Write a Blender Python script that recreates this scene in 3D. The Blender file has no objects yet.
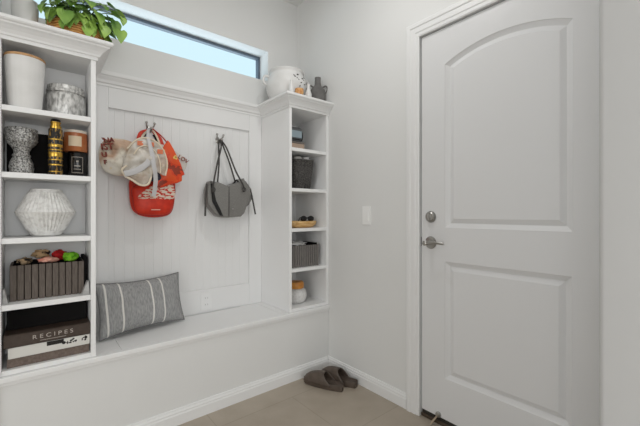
import bpy, bmesh, math, random
from mathutils import Vector, Matrix, noise
S = bpy.context.scene
COL = S.collection
PI = math.pi
random.seed(7)

# ------------------------------------------------------------------ camera
cam_d = bpy.data.cameras.new('camera')
cam_d.sensor_width = 36.0
cam_d.lens = 36.0 * 345.0 / 640.0
cam_d.clip_start = 0.02
cam = bpy.data.objects.new('camera', cam_d)
COL.objects.link(cam)
cam.location = (0, 0, 1.094)
cam.rotation_euler = (PI / 2, 0, -math.radians(39.6))
S.camera = cam

# ------------------------------------------------------------------ world, lights, exposure
W = bpy.data.worlds.new('sky'); S.world = W
W.use_nodes = True
bg = W.node_tree.nodes['Background']
bg.inputs[0].default_value = (0.66, 0.89, 1.0, 1)
bg.inputs[1].default_value = 0.77

def area(name, loc, rot, sx, sy, power, color, shape='RECTANGLE'):
    d = bpy.data.lights.new(name, 'AREA')
    d.shape = shape; d.size = sx
    if shape in ('RECTANGLE', 'ELLIPSE'): d.size_y = sy
    d.energy = power; d.color = color
    o = bpy.data.objects.new(name, d); COL.objects.link(o)
    o.location = loc; o.rotation_euler = rot
    return o
area('ceiling_lamp_light', (0.97, 1.10, 2.66), (0, 0, 0), 0.12, 0.12, 4.0, (1.0, 0.99, 0.98), 'DISK')
area('hall_fill_light', (-0.9, -0.9, 2.70), (0, 0, 0), 1.2, 1.2, 1.4, (1.0, 0.99, 0.975))  # added soft overhead fill behind the camera, no fixture there
area('rear_fill_light', (0.0, -2.40, 1.40), (PI / 2, 0, 0), 1.2, 1.5, 23.5, (0.975, 0.988, 1.0))  # added frontal fill behind the camera, the rear wall has no window
area('side_fill_light', (-2.5, -0.55, 1.25), (PI / 2, 0, -PI / 2 - 0.0), 1.8, 1.8, 23.0, (0.975, 0.988, 1.0))  # added fill from the unseen left, brightens the door and right wall
area('outdoor_daylight', (0.65, 3.3, 1.4), (-PI / 2 - 0.55, 0, 0), 2.4, 1.0, 20.0, (0.80, 0.91, 1.0))

S.view_settings.view_transform = 'Standard'
S.view_settings.look = 'None'
S.view_settings.gamma = 1.0
S.view_settings.exposure = 0.42
S.view_settings.use_curve_mapping = False

# ------------------------------------------------------------------ materials
def lin(c):
    out = []
    for v in c[:3]:
        v /= 255.0
        out.append(v / 12.92 if v <= 0.04045 else ((v + 0.055) / 1.055) ** 2.4)
    return (out[0], out[1], out[2], 1)

class Mat:
    def __init__(s, name, rgb, rough=0.5, metal=0.0, spec=0.5):
        s.m = bpy.data.materials.new(name); s.m.use_nodes = True
        s.t = s.m.node_tree; s.b = s.t.nodes['Principled BSDF']
        s.b.inputs['Base Color'].default_value = lin(rgb)
        s.b.inputs['Roughness'].default_value = rough
        s.b.inputs['Metallic'].default_value = metal
        s.b.inputs['Specular IOR Level'].default_value = spec
        s.rgb = rgb
    def n(s, typ, **kw):
        nd = s.t.nodes.new(typ)
        for k, v in kw.items():
            if k in nd.inputs: nd.inputs[k].default_value = v
            else: setattr(nd, k, v)
        return nd
    def l(s, a, b): s.t.links.new(a, b)
    def coord(s, scale=(1, 1, 1), out='Object'):
        tc = s.n('ShaderNodeTexCoord'); mp = s.n('ShaderNodeMapping')
        mp.inputs['Scale'].default_value = scale
        s.l(tc.outputs[out], mp.inputs[0]); return mp.outputs[0]
    def ramp(s, fac, stops, interp='LINEAR'):
        r = s.n('ShaderNodeValToRGB'); r.color_ramp.interpolation = interp
        e = r.color_ramp.elements
        while len(e) < len(stops): e.new(0.5)
        for i, (p, c) in enumerate(stops): e[i].position = p; e[i].color = lin(c)
        s.l(fac, r.inputs[0]); return r.outputs[0]
    def color(s, sock): s.l(sock, s.b.inputs['Base Color']); return s
    def bump(s, sock, strength=0.2, dist=0.002):
        b = s.n('ShaderNodeBump', Strength=strength, Distance=dist)
        s.l(sock, b.inputs['Height']); s.l(b.outputs[0], s.b.inputs['Normal']); return s
    def noisy(s, scale, c0, c1, lo=0.35, hi=0.65, sc=(1, 1, 1), detail=4, b=0.0, bd=0.002):
        nz = s.n('ShaderNodeTexNoise', Scale=scale, Detail=detail)
        s.l(s.coord(sc), nz.inputs['Vector'])
        s.color(s.ramp(nz.outputs[0], [(lo, c0), (hi, c1)]))
        if b: s.bump(nz.outputs[0], b, bd)
        return s

def paint(name, rgb, rough, bs, bscale):
    m = Mat(name, rgb, rough)
    nz = m.n('ShaderNodeTexNoise', Scale=bscale, Detail=3.0)
    m.l(m.coord(), nz.inputs['Vector'])
    m.bump(nz.outputs[0], bs, 0.001)
    return m.m
M_wall = paint('wall_paint', (229, 229, 227), 0.7, 0.25, 70)
M_ceil = paint('ceiling_paint', (236, 236, 234), 0.8, 0.3, 60)
M_trim = paint('trim_paint', (237, 237, 236), 0.38, 0.05, 200)
M_board = paint('panel_paint', (234, 234, 233), 0.45, 0.05, 200)
M_door = paint('door_paint', (228, 228, 228), 0.36, 0.06, 150)
M_shelf = paint('shelf_paint', (242, 242, 241), 0.42, 0.05, 200)

def tile_mat():
    m = Mat('floor_tile', (160, 146, 132), 0.5)
    br = m.n('ShaderNodeTexBrick', Scale=1.0)
    br.inputs['Mortar Size'].default_value = 0.003
    br.inputs['Mortar Smooth'].default_value = 0.2
    br.inputs['Brick Width'].default_value = 0.92
    br.inputs['Row Height'].default_value = 0.46
    br.inputs['Color1'].default_value = lin((181, 170, 155))
    br.inputs['Color2'].default_value = lin((179, 168, 153))
    br.inputs['Mortar'].default_value = lin((168, 157, 142))
    mp = m.n('ShaderNodeMapping'); tc = m.n('ShaderNodeTexCoord')
    mp.inputs['Location'].default_value = (0.2, -0.306, 0)
    m.l(tc.outputs['Object'], mp.inputs[0]); m.l(mp.outputs[0], br.inputs['Vector'])
    nz = m.n('ShaderNodeTexNoise', Scale=7.0, Detail=5.0); m.l(tc.outputs['Object'], nz.inputs['Vector'])
    mx = m.n('ShaderNodeMix'); mx.data_type = 'RGBA'; mx.blend_type = 'MULTIPLY'
    mx.inputs[0].default_value = 1.0
    m.l(br.outputs['Color'], mx.inputs[6])
    m.l(m.ramp(nz.outputs[0], [(0.3, (240, 238, 236)), (0.7, (255, 255, 255))]), mx.inputs[7])
    m.color(mx.outputs[2]); m.bump(br.outputs['Fac'], -0.2, 0.001)
    return m.m
M_floor = tile_mat()

def simple(name, rgb, rough=0.5, metal=0.0, spec=0.5): return Mat(name, rgb, rough, metal, spec).m
M_nickel = simple('satin_nickel', (176, 174, 170), 0.28, 1.0)
M_black = simple('black_plastic', (16, 15, 15), 0.4)
M_dark = simple('dark_gap', (46, 40, 34), 0.8)
M_plate = simple("white_plastic", (246, 246, 244), 0.35)
M_alu = simple('grey_window_frame', (92, 104, 118), 0.45)
M_gold = simple('gold_metal', (205, 165, 75), 0.28, 1.0)
M_cream = simple('cream_label', (226, 206, 176), 0.6)

def glass_mat():
    m = Mat('window_glass', (255, 255, 255), 0.0)
    tr = m.n('ShaderNodeBsdfTransparent'); gl = m.n('ShaderNodeBsdfGlossy'); gl.inputs['Roughness'].default_value = 0.0
    mx = m.n('ShaderNodeMixShader'); mx.inputs[0].default_value = 0.0015
    m.l(tr.outputs[0], mx.inputs[1]); m.l(gl.outputs[0], mx.inputs[2])
    m.l(mx.outputs[0], m.t.nodes['Material Output'].inputs[0])
    return m.m
M_glass = glass_mat()

# ------------------------------------------------------------------ mesh helpers
class MB:
    def __init__(s): s.bm = bmesh.new()
    def box(s, x0, x1, y0, y1, z0, z1, bev=0.0, seg=2):
        t = bmesh.new()
        bmesh.ops.create_cube(t, size=1)
        for v in t.verts:
            v.co = Vector(((x0 + x1) / 2 + v.co.x * (x1 - x0), (y0 + y1) / 2 + v.co.y * (y1 - y0), (z0 + z1) / 2 + v.co.z * (z1 - z0)))
        if bev: bmesh.ops.bevel(t, geom=t.edges[:], offset=bev, segments=seg, affect='EDGES', profile=0.5)
        s.merge(t); return s
    def merge(s, t, mat=None):
        if mat is not None: bmesh.ops.transform(t, matrix=mat, verts=t.verts[:])
        me = bpy.data.meshes.new('tmp'); t.to_mesh(me); t.free()
        s.bm.from_mesh(me); bpy.data.meshes.remove(me)
    def loft(s, rings, closed=True, cap=True):
        R = [[s.bm.verts.new(p) for p in r] for r in rings]
        n = len(R[0])
        for a, b in zip(R[:-1], R[1:]):
            for i in range(n if closed else n - 1):
                j = (i + 1) % n
                try: s.bm.faces.new((a[i], a[j], b[j], b[i]))
                except ValueError: pass
        if cap and closed:
            s.bm.faces.new(R[0][::-1]); s.bm.faces.new(R[-1])
        return s
    def lathe(s, prof, c=(0, 0, 0), seg=40, rad=None, cap=True):
        rings = []
        for r, z in prof:
            rg = []
            for k in range(seg):
                a = 2 * PI * k / seg
                rr = max(r, 0.0004) if rad is None else max(rad(r, z, a), 0.0004)
                rg.append(Vector((c[0] + rr * math.cos(a), c[1] + rr * math.sin(a), c[2] + z)))
            rings.append(rg)
        return s.loft(rings, True, cap)
    def tube(s, pts, r, seg=8, flat=None, closed=False, cap=True):
        # round tube, or (width, thickness) strap whose thin direction is flat
        P = [Vector(p) for p in pts]; n = len(P); rings = []
        up = None
        for i in range(n):
            if closed: d = P[(i + 1) % n] - P[i - 1]
            else: d = P[min(i + 1, n - 1)] - P[max(i - 1, 0)]
            d.normalize()
            if flat is not None: up = Vector(flat)
            elif up is None: up = Vector((0, 0, 1)) if abs(d.z) < 0.9 else Vector((1, 0, 0))
            side = d.cross(up)
            if side.length < 1e-5: side = d.orthogonal()
            side.normalize(); nn = side.cross(d).normalized()
            if flat is None: up = nn
            ra = r[i] if isinstance(r, list) else r
            w, t = ra if isinstance(ra, tuple) else (ra, ra)
            rings.append([P[i] + side * (w * math.cos(2 * PI * k / seg)) + nn * (t * math.sin(2 * PI * k / seg)) for k in range(seg)])
        if closed: rings.append(rings[0]); return s.loft(rings, True, False)
        return s.loft(rings, True, cap)
    def prism(s, poly, f, d0, d1, bev=0.0, seg=3):
        # poly of 2-D points; f(a, b, d) -> 3-D point; extruded from d0 to d1
        t = bmesh.new()
        A = [t.verts.new(f(a, b, d0)) for a, b in poly]; B = [t.verts.new(f(a, b, d1)) for a, b in poly]
        t.faces.new(A); fb = t.faces.new(B[::-1]); n = len(poly)
        for i in range(n): t.faces.new((A[i], B[i], B[(i + 1) % n], A[(i + 1) % n]))
        bmesh.ops.recalc_face_normals(t, faces=t.faces[:])
        if bev:
            ed = [e for e in t.edges if (e.verts[0] in A and e.verts[1] in A) or (e.verts[0] in B and e.verts[1] in B)]
            bmesh.ops.bevel(t, geom=ed, offset=bev, segments=seg, affect='EDGES', profile=0.5)
        s.merge(t); return s
    def sweep(s, path, prof, out):
        # path of points P_i with outward directions given by out(i, offset, q) ; prof of (offset, q)
        rings = [[out(i, o, q) for o, q in prof] for i in range(len(path))]
        return s.loft(rings, True, True)
    def ball(s, c, rx, ry, rz, sub=3, nz=0.0, ns=12.0, seed=0):
        t = bmesh.new(); bmesh.ops.create_icosphere(t, subdivisions=sub, radius=1)
        for v in t.verts:
            k = 1 + (nz * noise.noise(v.co * ns * 0.1 + Vector((seed, seed * 2, 0))) if nz else 0)
            v.co = Vector((c[0] + v.co.x * rx * k, c[1] + v.co.y * ry * k, c[2] + v.co.z * rz * k))
        s.merge(t); return s
    def build(s, name, mat, parent=None, smooth=None, local=False):
        bmesh.ops.recalc_face_normals(s.bm, faces=s.bm.faces[:])
        me = bpy.data.meshes.new(name)
        if parent is not None and not local:
            w = Vector((0, 0, 0)); p = parent
            while p: w += p.location; p = p.parent
            bmesh.ops.translate(s.bm, verts=s.bm.verts[:], vec=-w)
        s.bm.to_mesh(me); s.bm.free()
        o = bpy.data.objects.new(name, me); COL.objects.link(o)
        if mat: me.materials.append(mat)
        if parent is not None: o.parent = parent
        if smooth is not None:
            for p in me.polygons: p.use_smooth = True
            if smooth < 180: me.set_sharp_from_angle(angle=math.radians(smooth))
        return o

def thing(name, label, cat, loc=(0, 0, 0), rz=0.0, group=None):
    o = bpy.data.objects.new(name, None); COL.objects.link(o)
    o.empty_display_size = 0.05
    o.location = loc; o.rotation_euler = (0, 0, rz); o['label'] = label; o['category'] = cat
    if group: o['group'] = group
    return o
def tag(o, label, cat, group=None):
    o['label'] = label; o['category'] = cat
    if group: o['group'] = group
    return o
def struct(o, label=None):
    o['kind'] = 'structure'
    return o
def solid(o, t, off=0):
    md = o.modifiers.new('solidify', 'SOLIDIFY'); md.thickness = t; md.offset = off; return o
def subsurf(o, n=1):
    md = o.modifiers.new('subsurf', 'SUBSURF'); md.levels = n; md.render_levels = n; return o
def text(name, s, size, loc, mat, parent, rot=(PI / 2, 0, 0), depth=0.0004, align='CENTER', sx=1.0):
    cu = bpy.data.curves.new(name, 'FONT'); cu.body = s; cu.size = size; cu.extrude = depth
    cu.align_x = align; cu.align_y = 'CENTER'
    o = bpy.data.objects.new(name, cu); COL.objects.link(o)
    dg = bpy.context.evaluated_depsgraph_get()
    me = bpy.data.meshes.new_from_object(o.evaluated_get(dg))
    bpy.data.objects.remove(o)
    M = Matrix.Translation(Vector(loc) - (parent.location if parent else Vector())) @ (Matrix.Rotation(rot[2], 4, 'Z') @ Matrix.Rotation(rot[1], 4, 'Y') @ Matrix.Rotation(rot[0], 4, 'X')) @ Matrix.Diagonal((sx, 1, 1, 1))
    me.transform(M)
    me.materials.clear(); me.materials.append(mat)
    o = bpy.data.objects.new(name, me); COL.objects.link(o); o.parent = parent
    return o
def smooth_path(pts, n=6):
    P = [Vector(p) for p in pts]; out = []
    for i in range(len(P) - 1):
        a, b, c, d = P[max(i - 1, 0)], P[i], P[i + 1], P[min(i + 2, len(P) - 1)]
        for k in range(n):
            t = k / n
            out.append(0.5 * ((2 * b) + (c - a) * t + (2 * a - 5 * b + 4 * c - d) * t * t + (3 * b - a - 3 * c + d) * t ** 3))
    out.append(P[-1]); return out
# ------------------------------------------------------------------ room shell
XL, XR = -0.121, 1.609            # the nook between the left stub wall and the right wall
YB, YF = 2.232, 1.850             # back wall, bench front
ZC = 2.735
RX0, RY0 = -2.6, -2.5             # the hall behind the camera
struct(MB().box(RX0, 1.75, RY0, 2.40, -0.10, 0.0).build('floor', M_floor))
struct(MB().box(RX0, 1.75, RY0, 2.45, ZC, ZC + 0.1).build('ceiling', M_ceil))
WX0, WX1, WZ0, WZ1 = -0.05, 1.343, 2.075, 2.297   # window recess
w = MB()
w.box(RX0, WX0, YB, YB + 0.16, 0, ZC); w.box(WX1, XR + 0.14, YB, YB + 0.16, 0, ZC)
w.box(WX0, WX1, YB, YB + 0.16, 0, WZ0); w.box(WX0, WX1, YB, YB + 0.16, WZ1, ZC)
struct(w.build('wall_back', M_wall))
DY0, DY1, DZ = 0.272, 1.092, 2.045                # door opening
w = MB()
w.box(XR, XR + 0.14, DY1 + 0.012, YB, 0, ZC); w.box(XR, XR + 0.14, RY0, DY0 - 0.012, 0, ZC)
w.box(XR, XR + 0.14, DY0 - 0.012, DY1 + 0.012, DZ + 0.012, ZC)
struct(w.build('wall_right', M_wall))
struct(MB().box(XL - 0.12, XL, YF - 0.03, YB, 0, ZC, 0.012, 4).build('wall_left', M_wall, smooth=40))
struct(MB().box(RX0 - 0.1, RX0, RY0, YB + 0.16, 0, ZC).build('wall_far_left', M_wall))
struct(MB().box(RX0, XR + 0.14, RY0 - 0.1, RY0, 0, ZC).build('wall_rear', M_wall))
# wall end that juts out beside the door, with rounded corners
M_knock = paint('textured_wall_paint', (198, 198, 197), 0.75, 0.5, 34)  # darker than the other walls: weaker light on this end put into the colour
poly = []
for cx, cy, a0 in ((1.012, 0.192, 90), (1.012, 0.060, 180)):
    for k in range(7):
        a = math.radians(a0 + 15 * k); poly.append((cx + 0.012 * math.cos(a), cy + 0.012 * math.sin(a)))
poly += [(XR - 0.001, 0.048), (XR - 0.001, 0.204)]
struct(MB().prism(poly, lambda a, b, d: (a, b, d), 0.0, ZC).build('wall_entry', M_knock, smooth=40))

# window
wn = MB()
f0, f1, t = YB + 0.118, YB + 0.155, 0.019
wn.box(WX0, WX1, f0, f1, WZ1 - t, WZ1, 0.003); wn.box(WX0, WX1, f0, f1, WZ0, WZ0 + t, 0.003)
wn.box(WX1 - t, WX1, f0, f1, WZ0 + t, WZ1 - t, 0.003); wn.box(WX0, WX0 + t, f0, f1, WZ0 + t, WZ1 - t, 0.003)
win = struct(wn.build('window_1', M_alu))
MB().box(WX0 + t, WX1 - t, f0 + 0.015, f0 + 0.019, WZ0 + t, WZ1 - t).build('window_pane', M_glass, win)

# baseboards
BP = [(0, 0), (0.015, 0), (0.015, 0.052), (0.012, 0.058), (0.012, 0.066), (0.008, 0.072), (0.006, 0.080), (0, 0.082)]
pth = [(XL, YF), (XR - 0.015, YF)]
struct(MB().loft([[Vector((x, YF - o, z)) for o, z in BP] for x in (XL, XR - 0.0155)]).build('baseboard_back', M_trim))
struct(MB().loft([[Vector((XR - o, y, z)) for o, z in BP] for y in (DY1 + 0.083, YF - 0.001)]).build('baseboard_right', M_trim))

# door casing (trim_1), jamb (trim_2), threshold (trim_3)
CP = [(0, 0.004), (0, 0.011), (0.006, 0.014), (0.020, 0.014), (0.026, 0.017), (0.050, 0.017), (0.056, 0.021), (0.074, 0.021), (0.078, 0.018), (0.078, 0.0), (0.0, 0.0)]
def cas(i, o, q):
    y = (DY1 + o, DY1 + o, DY0 - o, DY0 - o)[i]; z = (0, DZ + o, DZ + o, 0)[i]
    return Vector((XR - 0.0005 - q, y, z))
c = MB(); c.sweep(range(4), [(o, q) for o, q in CP[:-1]], cas)
struct(c.build('trim_1', M_trim))
j = MB()
for y0, y1 in ((DY1, DY1 + 0.0115), (DY0 - 0.0115, DY0)): j.box(XR, XR + 0.12, y0, y1, 0, DZ)
j.box(XR, XR + 0.12, DY0 - 0.0115, DY1 + 0.0115, DZ, DZ + 0.0115)
struct(j.build('trim_2', M_trim))
M_thr = Mat('threshold_bronze', (84, 72, 60), 0.4, 0.3).m
struct(MB().box(XR + 0.0, XR + 0.13, DY0 + 0.001, DY1 - 0.001, 0.0005, 0.018, 0.004).build('trim_3', M_thr))

# door slab with moulded panels
XD = XR + 0.004
dm = bmesh.new()
Yd0, Yd1, Zd0, Zd1 = DY0 + 0.004, DY1 - 0.005, 0.040, DZ - 0.005
outer = [(Yd0, Zd0), (Yd1, Zd0), (Yd1, Zd1), (Yd0, Zd1)]
def arch(y0, y1, z0, z1, rise, d=0.0, n=24):
    # outline of a moulded panel, arched when rise > 0, moved inwards by d (same centre of curvature)
    a0, a1 = y0 + d, y1 - d; yc = (y0 + y1) / 2
    P = [(a0, z0 + d), (a1, z0 + d)]
    if rise:
        R = ((y1 - y0) ** 2 / 4 + rise ** 2) / (2 * rise); zc = z1 + rise - R
        for k in range(n + 1):
            y = a1 + (a0 - a1) * k / n
            P.append((y, zc + math.sqrt((R - d) ** 2 - (y - yc) ** 2)))
    else: P += [(a1, z1 - d), (a0, z1 - d)]
    return P
PD = [(0.407, 0.950, 1.020, 1.852, 0.062), (0.410, 0.950, 0.250, 0.846, 0)]
steps = [(0.0, 0.0), (0.002, 0.0025), (0.021, 0.0135), (0.024, 0.0135), (0.045, 0.003)]
def ring(P, x): return [dm.verts.new((x, y, z)) for y, z in P]
panels = [arch(*q) for q in PD]
for q, P in zip(PD, panels):
    prev = ring(P, XD)
    for d, dep in steps[1:]:
        cur = ring(arch(*q, d), XD + dep)
        for i in range(len(P)):
            k = (i + 1) % len(P); dm.faces.new((prev[i], prev[k], cur[k], cur[i]))
        prev = cur
    ctr = dm.verts.new((prev[0].co.x, sum(v.co.y for v in prev) / len(prev), (prev[0].co.z + max(v.co.z for v in prev)) / 2))
    for i in range(len(prev)): dm.faces.new((prev[i], prev[(i + 1) % len(prev)], ctr))
def face_rect(y0, y1, z0, z1): dm.faces.new(ring([(y0, z0), (y1, z0), (y1, z1), (y0, z1)], XD))
PA, PB = panels
face_rect(Yd0, 0.407, Zd0, Zd1); face_rect(0.950, Yd1, Zd0, Zd1)
face_rect(0.407, 0.950, Zd0, 0.250); face_rect(0.407, 0.950, 0.846, 1.020); face_rect(0.407, 0.410, 0.250, 0.846)
for (ya, za), (yb, zb) in zip(PA[2:-1], PA[3:]): dm.faces.new(ring([(ya, za), (yb, zb), (yb, Zd1), (ya, Zd1)], XD))
bmesh.ops.remove_doubles(dm, verts=dm.verts[:], dist=1e-5)
vo = ring(outer, XD)
vb = ring(outer, XD + 0.040)
for i in range(4): dm.faces.new((vo[i], vo[(i + 1) % 4], vb[(i + 1) % 4], vb[i]))
dm.faces.new(vb)
b = MB(); b.bm.free(); b.bm = dm
door = struct(b.build('door_1', M_door))
# deadbolt
def disc_x(mb, x0, y, z, prof, seg=32):
    rings = [[Vector((x0 - h, y + r * math.cos(2 * PI * k / seg), z + r * math.sin(2 * PI * k / seg))) for k in range(seg)] for r, h in prof]
    mb.loft(rings)
db = MB(); disc_x(db, XD, 1.030, 1.074, [(0.030, 0), (0.031, 0.004), (0.027, 0.012), (0.021, 0.016), (0.020, 0.020), (0.001, 0.021)])
dbo = db.build('deadbolt', M_nickel, door, 40)
tp = MB(); tp.box(XD - 0.036, XD - 0.0195, 1.026, 1.034, 1.056, 1.092, 0.003); tp.build('thumb_turn', M_nickel, dbo, 40)
lv = MB(); disc_x(lv, XD, 1.030, 0.938, [(0.032, 0), (0.033, 0.004), (0.029, 0.010), (0.018, 0.013), (0.0001, 0.0135)])
disc_x(lv, XD - 0.010, 1.030, 0.938, [(0.011, 0), (0.011, 0.035), (0.013, 0.038), (0.013, 0.052), (0.010, 0.055), (0.001, 0.056)])
lvo = lv.build('door_handle', M_nickel, door, 40)
arm = MB(); arm.tube(smooth_path([(XD - 0.056, 1.034, 0.938), (XD - 0.058, 1.005, 0.941), (XD - 0.056, 0.970, 0.944), (XD - 0.050, 0.930, 0.940)]),
                     [(0.0095 - 0.003 * k / 18, 0.006) for k in range(19)], 10, flat=(1, 0, 0)); arm.build('lever', M_nickel, lvo, 40)
MB().box(XD - 0.0004, XD + 0.02, DY1 - 0.0045, DY1 - 0.0008, 0.915, 0.965).build('latch', M_black, door)
MB().box(XD + 0.004, XD + 0.036, Yd0 + 0.002, Yd1 - 0.002, 0.0185, 0.0395).build('door_sweep', M_dark, door)
ds = MB(); disc_x(ds, XD, 0.985, 0.052, [(0.014, 0), (0.015, 0.006), (0.012, 0.012), (0.001, 0.016)])
dso = ds.build('door_stop', M_nickel, door, 40)
MB().tube([(XD - 0.010, 0.988, 0.046), (XD - 0.030, 1.000, 0.022), (XD - 0.040, 1.006, 0.006)], 0.0045, 8).build('stop_arm', simple('tan_rubber', (176, 158, 136), 0.6), dso, 40)

# ------------------------------------------------------------------ built-in bench
bench = thing('bench', 'long white built-in bench with lift-up lid running along the back of the nook', 'bench', (0.744, 2.04, 0))
MB().box(XL + 0.001, XR - 0.001, YF, YF + 0.018, 0.0005, 0.420).build('front_panel', M_wall, bench)
LX0, LX1, LY0, LY1 = 0.319, 1.226, 1.868, 2.196
t = MB()
ZB = 0.445
t.box(XL + 0.001, XR - 0.001, 1.834, LY0 - 0.0015, ZB - 0.022, ZB, 0.003)
t.box(XL + 0.001, LX0 - 0.0015, LY0 - 0.0015, YB - 0.002, ZB - 0.022, ZB)
t.box(LX1 + 0.0015, XR - 0.001, LY0 - 0.0015, YB - 0.002, ZB - 0.022, ZB)
t.box(LX0 - 0.0015, LX1 + 0.0015, LY1 + 0.012, YB - 0.002, ZB - 0.022, ZB)
t.box(1.10, LX1 + 0.0015, LY1 + 0.0005, LY1 + 0.0125, ZB - 0.022, ZB - 0.0005)
t.build('bench_top', M_shelf, bench)
MB().box(LX0, LX1, LY0, LY1, ZB - 0.022, ZB - 0.0004, 0.0015).build('lid', M_shelf, bench)
MB().box(LX0, 1.099, LY1 + 0.001, LY1 + 0.0115, ZB - 0.024, ZB - 0.014).build('hinge_gap_shade', M_dark, bench)  # dark strip standing in for the shade down in the gap behind the lid
MB().loft([[Vector((x, YF - o, z)) for o, z in [(0, 0.404), (0.003, 0.404), (0.005, 0.410), (0.005, 0.4225), (0, 0.4225)]] for x in (XL + 0.001, XR - 0.001)]).build('edge_moulding', M_trim, bench)

# ------------------------------------------------------------------ shelf units
CR = [(0.0, 1.782), (0.007, 1.782), (0.008, 1.796), (0.014, 1.798), (0.017, 1.806), (0.026, 1.818), (0.037, 1.828), (0.046, 1.834), (0.049, 1.840), (0.056, 1.843), (0.060, 1.848), (0.060, 1.860), (0.0, 1.860)]
TZ = [1.525, 1.258, 0.992, 0.726]
def shelf_unit(x0, x1, label, crown_side, yb):
    u = thing('shelf_unit', label, 'shelf', ((x0 + x1) / 2, 2.04, ZB))
    z0 = ZB + 0.0005
    MB().box(x0, x0 + 0.019, YF, YB - 0.001, z0, 1.80, 0.0015).build('side_panel', M_shelf, u)
    MB().box(x1 - 0.019, x1, YF, YB - 0.001, z0, 1.80, 0.0015).build('side_panel', M_shelf, u)
    MB().box(x0 + 0.019, x1 - 0.019, yb + 0.0005, yb + 0.0135, z0, 1.80).build('back_panel', M_board, u)
    for z in TZ + [ZB + 0.0205]:
        MB().box(x0 + 0.0193, x1 - 0.0193, YF + 0.001, yb, z - (0.022 if z > 0.5 else 0.0195), z, 0.0015).build('shelf', M_shelf, u)
    MB().box(x0 + 0.0193, x1 - 0.0193, YF, yb, 1.783, 1.800).build('top_panel', M_shelf, u)
    cm = MB()
    if crown_side > 0:
        P = [(x0 + 0.0005, YF), (x1, YF), (x1, YB - 0.001)]; D = [(0, -1), (1, -1), (1, 0)]
    else:
        P = [(x0, YB - 0.001), (x0, YF), (x1 - 0.0005, YF)]; D = [(-1, 0), (-1, -1), (0, -1)]
    cm.loft([[Vector((p[0] + d[0] * o, p[1] + d[1] * o, z)) for o, z in CR] for p, d in zip(P, D)])
    cm.box(x0 + 0.001, x1 - 0.001, YF + 0.001, YB - 0.002, 1.8005, 1.8595)
    cm.build('crown_moulding', M_trim, u)
    return u
UL = shelf_unit(XL + 0.0005, 0.214, 'white open shelf unit on the left end of the bench, plant on its crown', 1, 2.085)
UR = shelf_unit(1.274, XR - 0.0005, 'white open shelf unit in the right corner, large urn on its crown', -1, YB - 0.0145)

# ------------------------------------------------------------------ beadboard back panel between the units
wp = thing('wall_panel', 'white beadboard wall panel with flat frame and crown ledge between the shelf units', 'wall panel', (0.744, 2.22, ZB))
PX0, PX1, PZ0, PZ1 = 0.313, 1.175, 0.597, 1.676
gp = []
x = PX0 - 0.004; xs = 0.0508
k = 0
prof = [(x, 2.223)]
g = PX0 + 0.030
while g < PX1 - 0.004:
    prof += [(g - 0.0022, 2.223), (g, 2.2245), (g + 0.0022, 2.223)]
    g += xs
prof += [(PX1 + 0.004, 2.223), (PX1 + 0.004, 2.2315), (x, 2.2315)]
MB().prism(prof, lambda a, b, d: (a, b, d), PZ0 - 0.004, PZ1 + 0.004).build('beadboard', M_board, wp)
fr = 2.207
MB().box(0.2145, PX0, fr, 2.2225, 0.4456, 1.80, 0.0025).build('stile', M_board, wp)
MB().box(PX1, 1.2735, fr, 2.2225, 0.4456, 1.80, 0.0025).build('stile', M_board, wp)
MB().box(PX0, PX1, fr, 2.2225, 0.4456, PZ0, 0.0025).build('rail', M_board, wp)
MB().box(PX0, PX1, fr, 2.2225, PZ1, 1.80, 0.0025).build('rail', M_board, wp)
C2 = [(0.0, 1.790), (0.005, 1.790), (0.006, 1.802), (0.014, 1.806), (0.020, 1.820), (0.030, 1.832), (0.034, 1.838), (0.040, 1.842), (0.042, 1.850), (0.042, 1.862), (-0.024, 1.862), (-0.024, 1.802), (0.0, 1.802)]
MB().loft([[Vector((x, fr - 0.0002 - o, z)) for o, z in C2] for x in (0.2150, 1.2730)]).build('crown_ledge', M_trim, wp)

# ------------------------------------------------------------------ outlet and switch
pl = thing('electrical_outlet', 'white duplex outlet plate low on the panel rail above the bench', 'outlet', (0.862, fr, 0.520))
MB().box(0.826, 0.898, fr - 0.005, fr - 0.0002, 0.463, 0.577, 0.002).build('plate', M_trim, pl)
for z in (0.541, 0.499):
    r = MB().box(0.845, 0.879, fr - 0.0072, fr - 0.0052, z - 0.0145, z + 0.0145, 0.0009).build('socket', M_trim, pl)
    MB().box(0.8535, 0.8555, fr - 0.0076, fr - 0.0073, z - 0.005, z + 0.005).box(0.8685, 0.8705, fr - 0.0076, fr - 0.0073, z - 0.005, z + 0.005).build('slot', simple('grey_slot', (150, 149, 146), 0.6), r)
sw = thing('light_switch', 'white rocker light switch on the right wall beside the door', 'light switch', (XR, 1.482, 1.079))
MB().box(XR - 0.006, XR - 0.0003, 1.447, 1.517, 1.021, 1.137, 0.002).build('plate', M_plate, sw)
MB().prism([(XR - 0.0063, 1.046), (XR - 0.0105, 1.046), (XR - 0.0075, 1.112), (XR - 0.0063, 1.112)], lambda a, b, d: (a, d, b), 1.4655, 1.4985).build('rocker', M_plate, sw)

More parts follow.
